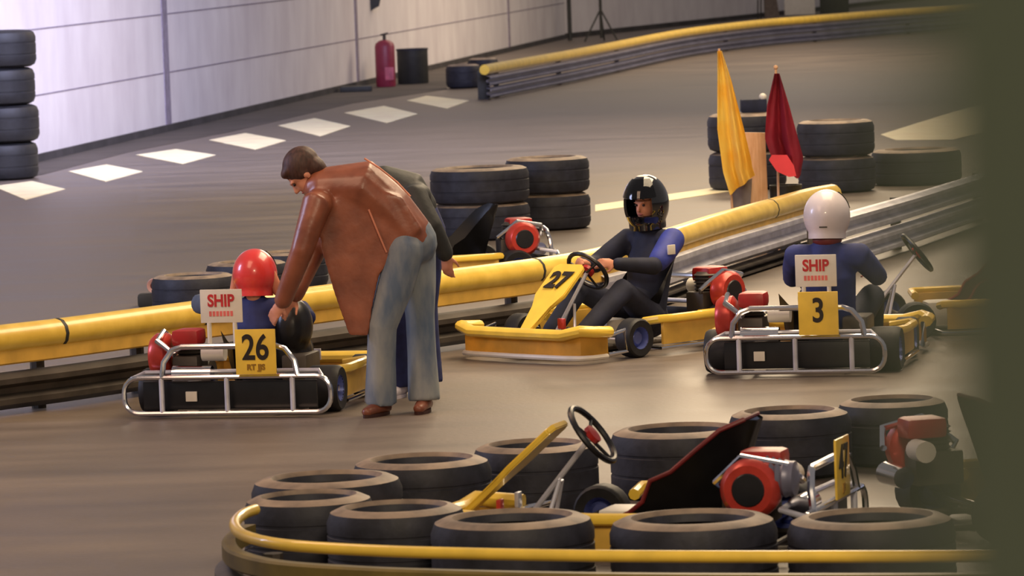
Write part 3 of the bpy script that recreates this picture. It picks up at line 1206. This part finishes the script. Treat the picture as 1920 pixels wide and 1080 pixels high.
    # rear bumper
    if rear:
        hw = halfw
        bm = bmesh.new()
        tube(bm, rrect(-hw, hw, 0.035, 0.25, 0.09, -0.86), 0.016, 8, closed=True)
        rb = obj('rear_bumper', bm, 'chrome', root)
        bm = bmesh.new()
        tube(bm, [(-0.86, -hw + 0.05, 0.245), (-0.74, -hw + 0.1, 0.27), (-0.72, 0, 0.27), (-0.74, hw - 0.1, 0.27), (-0.86, hw - 0.05, 0.245)], 0.014, 8)
        obj('inner_bar', bm, 'steel', rb)
        for y in (-0.38 * hw / 0.6, 0.0, 0.38 * hw / 0.6):
            bm = bmesh.new()
            tube(bm, [(-0.86, y, 0.04), (-0.86, y, 0.245)], 0.016, 8)
            obj('upright', bm, 'steel', rb)
        bm = bmesh.new()
        tube(bm, [(-0.86, 0.40, 0.25), (-0.85, 0.39, 0.34), (-0.84, 0.34, 0.41), (-0.83, 0.28, 0.43), (-0.83, -0.30, 0.43), (-0.84, -0.36, 0.41), (-0.85, -0.42, 0.34), (-0.86, -0.44, 0.25)], 0.018, 8)
        obj('hoop', bm, 'chrome', rb)
        bm = bmesh.new()
        box(bm, (-0.80, -hw + 0.10, 0.05), (-0.78, hw - 0.10, 0.22), 0.005)
        obj('dark_backing', bm, 'black_plastic', rb)  # black sheet standing in for the shade inside the rear frame
        bm = bmesh.new()
        box(bm, (-0.82, 0.20, 0.10), (-0.805, 0.27, 0.16), 0.003)
        obj('tail_tag', bm, 'white_plastic', rb)
    if number:
        number_plate(root, number, -0.90, plate_y, plate_z, 0.25, 0.27, -math.pi / 2, small=small)
    if sign is not None:
        sponsor_sign(root, -0.70, sign[0], sign[1], -math.pi / 2)
    return root


def yaw_of(fx, fy):
    return math.atan2(fy, fx)


def kart_at(label, px, py, fx, fy, **kw):
    p = P(px, py)
    return kart(label, (p.x, p.y, 0), yaw_of(fx, fy), **kw), p


k26, p26 = kart_at('go-kart with plate 26 seen from behind, child in red helmet aboard', 501, 756, 0.225, 0.974,
                   number='26', small='RT JJS', sign=(0.06, 0.66), halfw=0.64, plate_y=-0.20, second_seat=True, low_seat=True)
k27, p27 = kart_at('go-kart with yellow 27 fairing facing left, black-helmeted driver aboard', 1158, 655, -0.707, -0.707, front_number='27')
k3, p3 = kart_at('go-kart with orange plate 3 seen from behind, white-helmeted driver aboard', 1534, 682, 0.225, 0.974,
                 number='3', sign=(-0.12, 0.65), halfw=0.56, plate_y=-0.16, plate_z=0.40, low_seat=True)
k47, p47 = kart_at('empty go-kart with plate 47 parked inside the ring of tyres', 1222, 1040, -0.955, 0.30,
                   number='47', small='JJS', plate_y=0.0, wing=1.2, nose_w=0.52, seat_trim='red_dark')
k5, p5 = kart_at('empty go-kart parked behind the barrier right of the bending man', 818, 533, -0.96, -0.28, front=False)
k7, p7 = kart_at('go-kart at right edge beside the number 3 kart, half lost behind the post', 1795, 622, -0.97, -0.1, front=False, seat_m='red_dark', seat_trim='red_plastic')
k8, p8 = kart_at('go-kart behind the plate 47, turned right, mostly hidden by the post', 2010, 985, 0.96, 0.25, rear=False, seat_trim='red_dark')


# ------------------------------------------------------------------ people
def hand(bm, wrist, d, palm_n, thumb_side, curl=0.9, s=1.0):
    """palm, four fingers, thumb. d: pointing direction, palm_n: the palm faces this way"""
    d = Vector(d).normalized()
    pn = Vector(palm_n)
    pn = (pn - d * pn.dot(d)).normalized()
    sd = d.cross(pn).normalized() * thumb_side
    w = Vector(wrist)
    R = Matrix((d, sd, pn)).transposed()
    ell(bm, w + d * 0.045 * s, (0.052 * s, 0.040 * s, 0.016 * s), R)
    for i, (off, L) in enumerate(((0.030, 0.074), (0.010, 0.082), (-0.011, 0.077), (-0.030, 0.060))):
        b0 = w + d * 0.082 * s + sd * off * s
        pts = [b0 - d * 0.02 * s, b0]
        a = 0
        cur = b0
        for seg, f in enumerate((0.45, 0.32, 0.23)):
            a += curl * (0.5 + 0.15 * i * 0.5)
            cur = cur + (d * math.cos(a) + pn * math.sin(a)) * L * f * s
            pts.append(cur.copy())
        limb(bm, pts, [0.0095 * s, 0.0098 * s, 0.0092 * s, 0.0085 * s, 0.0075 * s], seg=8)
    b0 = w + d * 0.018 * s + sd * 0.03 * s
    limb(bm, [b0, b0 + (sd * 0.7 + d * 0.6 + pn * 0.2) * 0.035 * s, b0 + (sd * 0.75 + d * 1.3 + pn * 0.7) * 0.045 * s], [0.012 * s, 0.0105 * s, 0.009 * s], seg=8)


def head(bm, c, f, u, s=1.0):
    """skull, jaw, nose, ears, brow. f: facing, u: up"""
    f = Vector(f).normalized()
    u = Vector(u)
    u = (u - f * u.dot(f)).normalized()
    l = u.cross(f)
    R = Matrix((f, l, u)).transposed()
    c = Vector(c)
    ell(bm, c + u * 0.025 * s - f * 0.01 * s, (0.098 * s, 0.076 * s, 0.09 * s), R)
    ell(bm, c + f * 0.025 * s - u * 0.035 * s, (0.068 * s, 0.058 * s, 0.075 * s), R)
    ell(bm, c + f * 0.055 * s - u * 0.088 * s, (0.030 * s, 0.030 * s, 0.022 * s), R)
    limb(bm, [c + f * 0.086 * s + u * 0.012 * s, c + f * 0.108 * s - u * 0.028 * s], [0.009 * s, 0.015 * s], seg=8)
    limb(bm, [c + f * 0.088 * s + u * 0.022 * s + l * 0.038 * s, c + f * 0.093 * s + u * 0.022 * s - l * 0.038 * s], [0.008 * s] * 2, seg=8)
    for k in (-1, 1):
        ell(bm, c + l * k * 0.076 * s - u * 0.012 * s, (0.020 * s, 0.009 * s, 0.030 * s), R)
    limb(bm, [c - u * 0.06 * s - f * 0.02 * s, c - u * 0.15 * s - f * 0.04 * s], [0.055 * s, 0.058 * s])
    return c, f, l, u, R


def face_parts(c, f, l, u, R, parent, s=1.0):
    for k in (-1, 1):
        bm = bmesh.new()
        ell(bm, c + f * 0.086 * s + l * k * 0.030 * s + u * 0.004 * s, (0.009 * s, 0.012 * s, 0.008 * s), R, 10, 8)
        obj('eye', bm, 'eye', parent)
    bm = bmesh.new()
    ell(bm, c + f * 0.090 * s - u * 0.060 * s, (0.008 * s, 0.022 * s, 0.006 * s), R, 10, 8)
    obj('mouth', bm, 'lip', parent)


def shoe(name, ankle, d, m, parent, s=1.0, ground=0.0):
    d = Vector(d)
    d.z = 0
    d.normalize()
    a = Vector(ankle)
    g = Vector((a.x, a.y, ground))
    bm = bmesh.new()
    limb(bm, [g - d * 0.05 * s + Vector((0, 0, 0.045)), g + d * 0.06 * s + Vector((0, 0, 0.045)), g + d * 0.15 * s + Vector((0, 0, 0.035))], [0.044 * s, 0.045 * s, 0.036 * s], side=d.cross(Vector((0, 0, 1))), ratio=0.85)
    limb(bm, [g + Vector((0, 0, 0.05)), g - d * 0.01 + Vector((0, 0, 0.11))], [0.045 * s, 0.048 * s])
    o = blend(name, bm, m, parent, 0.009, 3)
    for v in o.data.vertices:
        if v.co.z < ground + 0.012:
            v.co.z = ground + 0.006
    bm = bmesh.new()
    sd = d.cross(Vector((0, 0, 1)))
    pts = []
    for k in range(16):
        a_ = 2 * math.pi * k / 16
        pts.append(g + d * (0.05 + 0.135 * math.cos(a_)) * s + sd * (0.044 * math.sin(a_)) * s)
    prism(bm, pts, (0, 0, 0.02))
    obj('sole', bm, 'sole' if m != 'white_shoe' else 'white_shoe', o)
    return o


def Rz(v, a):
    return Matrix.Rotation(a, 3, 'Z') @ Vector(v)


def helmet(c, f, m, parent, s=1.0, visor=True, open_face=True, tall=1.0):
    f = Vector(f).normalized()
    u = Vector((0, 0, 1))
    u = (u - f * u.dot(f)).normalized()
    l = u.cross(f)
    R = Matrix((f, l, u)).transposed()
    bm = bmesh.new()
    res = bmesh.ops.create_uvsphere(bm, u_segments=36, v_segments=24, radius=1.0)
    kill = []
    for fc in bm.faces:
        q = fc.calc_center_median()
        if q.z < -0.86:
            kill.append(fc)
        elif open_face and q.x > 0.5 and -0.42 < q.z < 0.26 and abs(q.y) < 0.75:
            kill.append(fc)
    bmesh.ops.delete(bm, geom=kill, context='FACES')
    for v in bm.verts:
        x, y, z = v.co
        if z < -0.1:
            x *= 1.0 + 0.10 * min(1, (-z - 0.1) * 2) if x > 0 else 1.0
        bulge = 1.0
        if z < 0:
            k_ = math.sqrt(max(0.0, 1 - z * z))
            tgt = max(k_, 0.80)
            if k_ > 1e-4:
                x *= tgt / k_
                y *= tgt / k_
        v.co = R @ Vector((x * 0.145 * s, y * 0.125 * s, z * 0.150 * s * tall)) + Vector(c)
    bmesh.ops.solidify(bm, geom=bm.faces[:], thickness=0.018)
    h = obj('helmet', bm, m, parent)
    if visor:
        bm = bmesh.new()
        rows = []
        for j in range(5):
            el = math.radians(16 + j * 11)
            row = []
            for k in range(15):
                az = math.radians(-62 + 124 * k / 14)
                row.append(bm.verts.new(R @ Vector((0.152 * s * math.cos(el) * math.cos(az), 0.133 * s * math.cos(el) * math.sin(az), 0.157 * s * tall * math.sin(el))) + Vector(c)))
            rows.append(row)
        for j in range(4):
            for k in range(14):
                bm.faces.new((rows[j][k], rows[j][k + 1], rows[j + 1][k + 1], rows[j + 1][k]))
        bmesh.ops.solidify(bm, geom=bm.faces[:], thickness=0.004)
        obj('visor', bm, 'black_gloss', h)
    return h, R


def driver(label, kroot, s, suit, legs, helmet_m, helmet_s=1.0, look=0.0, hands=True, arm_m=None, side_m=None, tall=1.0, visor=True, lean=0.0, oy=0.0, elbow_out=None, sleeve_m=None):
    """seated driver, built in the kart's own frame, then placed in the kart"""
    root = thing('person', label, 'person', kroot.location + Matrix.Rotation(kroot.rotation_euler.z, 3, 'Z') @ Vector((0, oy, 0)), kroot.rotation_euler.z)
    Z = Vector((0, 0, 1))
    pel = Vector((-0.27, 0, 0.20))
    ch = Vector((-0.36 + lean, 0, 0.20 + 0.36 * s))
    nk = Vector((-0.36 + lean * 1.3, 0, 0.20 + 0.53 * s))
    hd = nk + Vector((0.03, 0, 0.17 * s))
    f = Vector((math.cos(look), math.sin(look), -0.08))
    sh = [nk + Vector((0, k * 0.185 * s, -0.055 * s)) for k in (1, -1)]
    wh = [Vector((0.22, k * 0.13, 0.60)) for k in (1, -1)]
    elb = [(sh[i] + wh[i]) / 2 + Vector((-0.02, (1, -1)[i] * 0.11, -0.09 * s)) for i in (0, 1)]
    kn = [Vector((0.14, k * 0.20, 0.40 * (0.6 + 0.4 * s))) for k in (1, -1)]
    an = [Vector((0.50, k * 0.15, 0.14)) for k in (1, -1)]
    if s < 0.95:
        kn = [Vector((0.08, k * 0.17, 0.34)) for k in (1, -1)]
        an = [Vector((0.38, k * 0.13, 0.13)) for k in (1, -1)]
    if elbow_out:
        elb[0] = elb[0] + Vector(elbow_out)
    # body
    bm = bmesh.new()
    limb(bm, [pel, (pel + ch) / 2, ch, nk - Z * 0.06], [0.12 * s, 0.12 * s, 0.13 * s, 0.10 * s], side=Vector((0, 1, 0)), ratio=0.75)
    for i in (0, 1):
        limb(bm, [pel + Vector((0.04, (1, -1)[i] * 0.09, 0.0)), kn[i], an[i], an[i] + Vector((0.05, 0, -0.05))], [0.078 * s, 0.055 * s, 0.042 * s, 0.036 * s])
        k = (1, -1)[i]
        limb(bm, [sh[i] - Vector((0, k * 0.06, 0)), sh[i], elb[i], wh[i] - Vector((0.05, 0, 0.01))], [0.05 * s, 0.055 * s, 0.042 * s, 0.026 * s])
        dirv = (wh[i] - elb[i]).normalized()
        hand(bm, wh[i] - dirv * 0.06, dirv, Vector((0, -k, -0.3)), 1 if k > 0 else -1, 0.95, 0.95)
    hp = head(bm, hd, f, Z, 0.98 * (0.9 if s < 0.95 else 1))
    body = blend('body', bm, 'skin', root, 0.009, 2)
    face_parts(*hp, body, 0.98 * (0.9 if s < 0.95 else 1))
    # jacket
    bm = bmesh.new()
    limb(bm, [pel, (pel + ch) / 2, ch, nk - Z * 0.045], [0.150 * s, 0.152 * s, 0.165 * s, 0.105 * s], side=Vector((0, 1, 0)), ratio=0.76)
    for i in (0, 1):
        k = (1, -1)[i]
        dirv = (wh[i] - elb[i]).normalized()
        limb(bm, [sh[i] - Vector((0, k * 0.08, 0)), sh[i], (sh[i] + elb[i]) / 2, elb[i], wh[i] - dirv * 0.09], [0.07 * s, 0.075 * s, 0.068 * s, 0.058 * s, 0.042 * s])
    limb(bm, [nk - Z * 0.05, nk + Z * 0.01], [0.075 * s, 0.068 * s])
    j = blend('jacket', bm, suit, root, 0.012, 4)
    if side_m:
        bm = bmesh.new()
        limb(bm, [sh[0] + Vector((0, 0.0, 0)), (sh[0] + elb[0]) / 2 + Vector((0, 0.01, 0)), elb[0] * 0.8 + sh[0] * 0.2 + Vector((0, 0.01, 0))], [0.080 * s, 0.075 * s, 0.067 * s])
        sl = blend('sleeve_panel', bm, side_m, j, 0.012, 3)
        bm = bmesh.new()
        cpt = (sh[0] + elb[0]) / 2 + Vector((0.02, 0.075 * s + 0.012, 0.03))
        box(bm, cpt - Vector((0.035, 0.004, 0.035)), cpt + Vector((0.035, 0.008, 0.03)), 0.003)
        obj('badge', bm, 'white_plastic', j)
    if sleeve_m:
        dirv = (wh[0] - elb[0]).normalized()
        bm = bmesh.new()
        limb(bm, [sh[0], (sh[0] + elb[0]) / 2, elb[0], wh[0] - dirv * 0.1], [0.083 * s, 0.078 * s, 0.072 * s, 0.054 * s])
        blend('sleeve', bm, sleeve_m, j, 0.012, 3)
    # trousers
    bm = bmesh.new()
    limb(bm, [pel - Vector((0.02, 0, 0.0)), pel + Vector((0.02, 0, 0.06))], [0.15 * s, 0.15 * s], side=Vector((0, 1, 0)), ratio=0.9)
    for i in (0, 1):
        limb(bm, [pel + Vector((0.03, (1, -1)[i] * 0.08, 0.0)), kn[i], an[i] + Vector((-0.03, 0, 0.02))], [0.10 * s, 0.078 * s, 0.060 * s])
    blend('trousers', bm, legs, root, 0.012, 4)
    for i in (0, 1):
        bm = bmesh.new()
        limb(bm, [an[i] + Vector((0, 0, -0.03)), an[i] + Vector((0.07, 0, -0.02)), an[i] + Vector((0.12, 0, 0.04))], [0.042, 0.042, 0.032])
        blend('shoe', bm, 'black_plastic', root, 0.01, 2)
    h, R = helmet(hd + Z * 0.005, f, helmet_m, root, helmet_s, visor=visor, tall=tall)
    return root, hd, h, R


d27, hd, hm, R = driver('driver in black full-face helmet and navy and blue suit, hands on the wheel', k27, 1.08, 'navy_suit', 'navy_suit', 'black_gloss', 1.18, look=0.2, side_m='blue_bright', tall=1.1)
bm = bmesh.new()
ell(bm, hd + Vector((0.02, 0.0, 0.188)), (0.05, 0.045, 0.010))  # pale patch: the highlight on the gloss shell is put in as a shape
tag(obj('painted_highlight', bm, 'white_plastic', hm), 'pale highlight painted on top of the helmet')
d3, hd, hm, R = driver('driver in white helmet and blue jacket seen from behind', k3, 1.09, 'blue_suit', 'navy_suit', 'helmet_white', 1.17, look=-0.1, oy=-0.14, tall=0.95)
bm = bmesh.new()
for z, w in ((-0.012, 0.03), (-0.06, 0.025)):
    box(bm, hd + Vector((-0.162, -w, z)), hd + Vector((-0.145, w, z + 0.008)))
obj('vent_slot', bm, 'steel_dark', hm)
bm = bmesh.new()
ell(bm, hd + Vector((-0.02, 0, -0.145)), (0.10, 0.095, 0.05))
tag(obj('collar', bm, 'red_dark', d3), 'dark red scarf collar under the helmet')
d26, hd, hm, R = driver('child in red helmet and blue overall sitting in the number 26 kart', k26, 0.88, 'blue_suit', 'navy_suit', 'helmet_red', 1.08, look=0.05, oy=-0.05, elbow_out=(-0.05, 0.16, 0.10), sleeve_m='denim_grey', visor=True, tall=0.95)
for k in (-1, 1):
    bm = bmesh.new()
    limb(bm, [hd + Vector((-0.02, k * 0.105, 0.02)), hd + Vector((0.02, k * 0.135, -0.10))], [0.028, 0.034])
    obj('ear_pad', bm, 'helmet_peach', hm)


# standing, bending man in the leather jacket (picture-plane measures turned into metres)
def bent_person(label, foot_px, foot_py, up_m, leg_m, shoe_m, pts, name='person', hand_target=None, jacket_extra=None, sc=1.0, collar=False):
    base = P(foot_px, foot_py)
    s = scale_at(base)

    def L(px, py, y=0.0):
        return Vector(((px - foot_px) / s, y, (foot_py - py) / s / 0.985 - y * 0.0))
    root = thing(name, label, 'person', (base.x, base.y, 0))
    Z = Vector((0, 0, 1))
    g = pts
    pel = L(*g['pelvis'])
    wst = L(*g['waist'])
    chs = L(*g['chest'])
    shc = L(*g['shoulders'])
    hd = L(*g['head'])
    bm = bmesh.new()
    Y = Vector((0, 1, 0))
    limb(bm, [pel, wst, chs, shc], [0.145, 0.135, 0.155, 0.12], side=Y, ratio=0.72)
    sgn = {'near': -1, 'far': 1}
    arms = {}
    legs = {}
    for w in ('near', 'far'):
        k = sgn[w]
        a = [L(px, py, y) for px, py, y in g['arm_' + w]]
        arms[w] = a
        limb(bm, [a[0] - Vector((0, k * 0.08, 0)), a[0], a[1], a[2]], [0.055, 0.058, 0.044, 0.028])
        d = (a[2] - a[1]).normalized()
        hand(bm, a[2] + d * 0.01, (d + Vector((-0.35, 0, -0.1))).normalized(), Vector((0.4, -k, -0.2)), -k, 0.55, 1.0)
        lg = [L(px, py, y) for px, py, y in g['leg_' + w]]
        legs[w] = lg
        limb(bm, [lg[0], lg[1], lg[2], Vector((lg[2].x, lg[2].y, 0.06))], [0.095, 0.06, 0.042, 0.038])
    fdir = Vector(g['face'])
    hp = head(bm, hd, fdir, Vector(g['face_up']), 1.05)
    limb(bm, [shc, hd + (shc - hd) * 0.25], [0.07, 0.06])
    body = blend('body', bm, 'skin', root, 0.008, 2)
    face_parts(*hp, body, 1.05)
    # hair
    c, f, l, u, R = hp
    bm = bmesh.new()
    ell(bm, c + u * 0.045 - f * 0.030, (0.118, 0.100, 0.108), R)
    ell(bm, c - f * 0.070 - u * 0.02, (0.062, 0.086, 0.090), R)
    ell(bm, c + u * 0.085 + f * 0.045, (0.055, 0.07, 0.035), R)
    for k in (-1, 1):
        ell(bm, c + l * k * 0.07 + u * 0.02 - f * 0.01, (0.05, 0.022, 0.05), R)
    hr = blend('hair', bm, 'hair_brown', root, 0.009, 1)
    # jacket
    bm = bmesh.new()
    wv = g.get('bulk', 1.0)
    limb(bm, [pel + (wst - pel) * 0.12, wst, chs, shc], [0.175 * wv, 0.185 * wv, 0.205 * wv, 0.155 * wv], side=Y, ratio=0.80)
    for w in ('near', 'far'):
        k = sgn[w]
        a = arms[w]
        d = (a[2] - a[1]).normalized()
        limb(bm, [a[0] - Vector((-0.03, k * 0.10, 0)), a[0], (a[0] + a[1]) / 2, a[1], a[2] - d * 0.01], [0.085, 0.092, 0.080, 0.070, 0.055])
    limb(bm, [shc, shc + (hd - shc) * 0.42], [0.085, 0.078])
    if jacket_extra:
        for poly, y0, th in jacket_extra:
            prism(bm, [L(px, py, y0) for px, py in poly], (0, th, 0))
    jk = blend('jacket', bm, up_m, root, 0.012, 6)
    # trousers
    bm = bmesh.new()
    limb(bm, [pel, wst + (pel - wst) * 0.5], [0.165, 0.15], side=Y, ratio=0.85)
    for w in ('near', 'far'):
        lg = legs[w]
        hem = Vector((lg[2].x, lg[2].y, 0.07))
        limb(bm, [lg[0] + Vector((0, 0, 0.03)), (lg[0] + lg[1]) / 2, lg[1], (lg[1] + lg[2]) / 2], [0.118, 0.108, 0.088, 0.088])
        tube(bm, [lg[1], (lg[1] + lg[2]) / 2, hem], [0.085, 0.088, 0.098], 16)
    blend('trousers', bm, leg_m, root, 0.012, 4)
    for w in ('near', 'far'):
        lg = legs[w]
        shoe('shoe', lg[2], Vector(g['toe_' + w]), shoe_m, root, 1.0)
    return root, L, jk


man = dict(pelvis=(786, 452), waist=(745, 398), chest=(695, 352), shoulders=(632, 352), head=(588, 325),
           arm_near=[(612, 378, -0.20), (582, 462, -0.24), (541, 556, -0.16)],
           arm_far=[(628, 360, 0.20), (612, 450, 0.22), (560, 552, 0.14)],
           leg_near=[(772, 480, -0.10), (724, 610, -0.12), (715, 738, -0.06)],
           leg_far=[(792, 470, 0.10), (794, 600, 0.06), (796, 738, 0.04)],
           face=(-0.62, -0.12, -0.78), face_up=(-0.78, 0, 0.62), toe_near=(-0.5, -0.85, 0), toe_far=(-0.2, -1.0, 0), bulk=1.0)
flaps = [([(615, 395), (616, 460), (638, 545), (662, 622), (698, 626), (708, 570), (722, 515), (762, 462), (806, 432), (770, 372), (690, 340)], -0.17, 0.035),
         ([(618, 395), (612, 450), (630, 520), (660, 596), (704, 570), (742, 480), (772, 420), (690, 340)], 0.13, 0.03)]
m1, Lm, jk = bent_person('person in brown leather jacket and jeans bending over the child in kart 26', 757, 775, 'leather', 'jeans', 'brown_shoe', man, jacket_extra=flaps)
# pale seams on the jacket
bm = bmesh.new()
tube(bm, [Lm(703, 300, -0.10), Lm(730, 318, -0.12), Lm(762, 345, -0.13), Lm(786, 372, -0.14)], 0.006, 6)
tube(bm, [Lm(708, 392, -0.20), Lm(722, 430, -0.20), Lm(738, 472, -0.19)], 0.006, 6)
tag(obj('seam', bm, mat('seam_pink', (206, 132, 104), 0.6), jk), 'pale piping seams')

man2 = dict(pelvis=(806, 440), waist=(798, 395), chest=(778, 362), shoulders=(742, 345), head=(690, 358),
            arm_near=[(790, 372, -0.20), (822, 425, -0.26), (846, 478, -0.22)],
            arm_far=[(725, 365, 0.2), (690, 430, 0.24), (660, 480, 0.2)],
            leg_near=[(780, 470, -0.08), (752, 580, -0.08), (750, 702, -0.04)],
            leg_far=[(806, 465, 0.10), (800, 580, 0.12), (802, 700, 0.1)],
            face=(-0.85, -0.1, -0.4), face_up=(-0.3, 0, 0.9), toe_near=(-0.3, -0.9, 0), toe_far=(-0.5, -0.8, 0), bulk=0.8)
bent_person('second person in dark jacket and blue jeans, mostly hidden behind the leather-jacket man', 775, 742, 'dark_jacket', 'jeans_dark', 'white_shoe', man2)

# ------------------------------------------------------------------ blurred post close to the camera
q = PD(1702, 540, 0.52)
bm = bmesh.new()
box(bm, (0, 0, 0), (0.16, 0.02, 4.2), 0.004)
o = tag(obj('post', bm, 'post_olive', None, False), 'dark olive post blurred close to the camera at the right edge', 'post')
o.location = (q.x, q.y, 0)
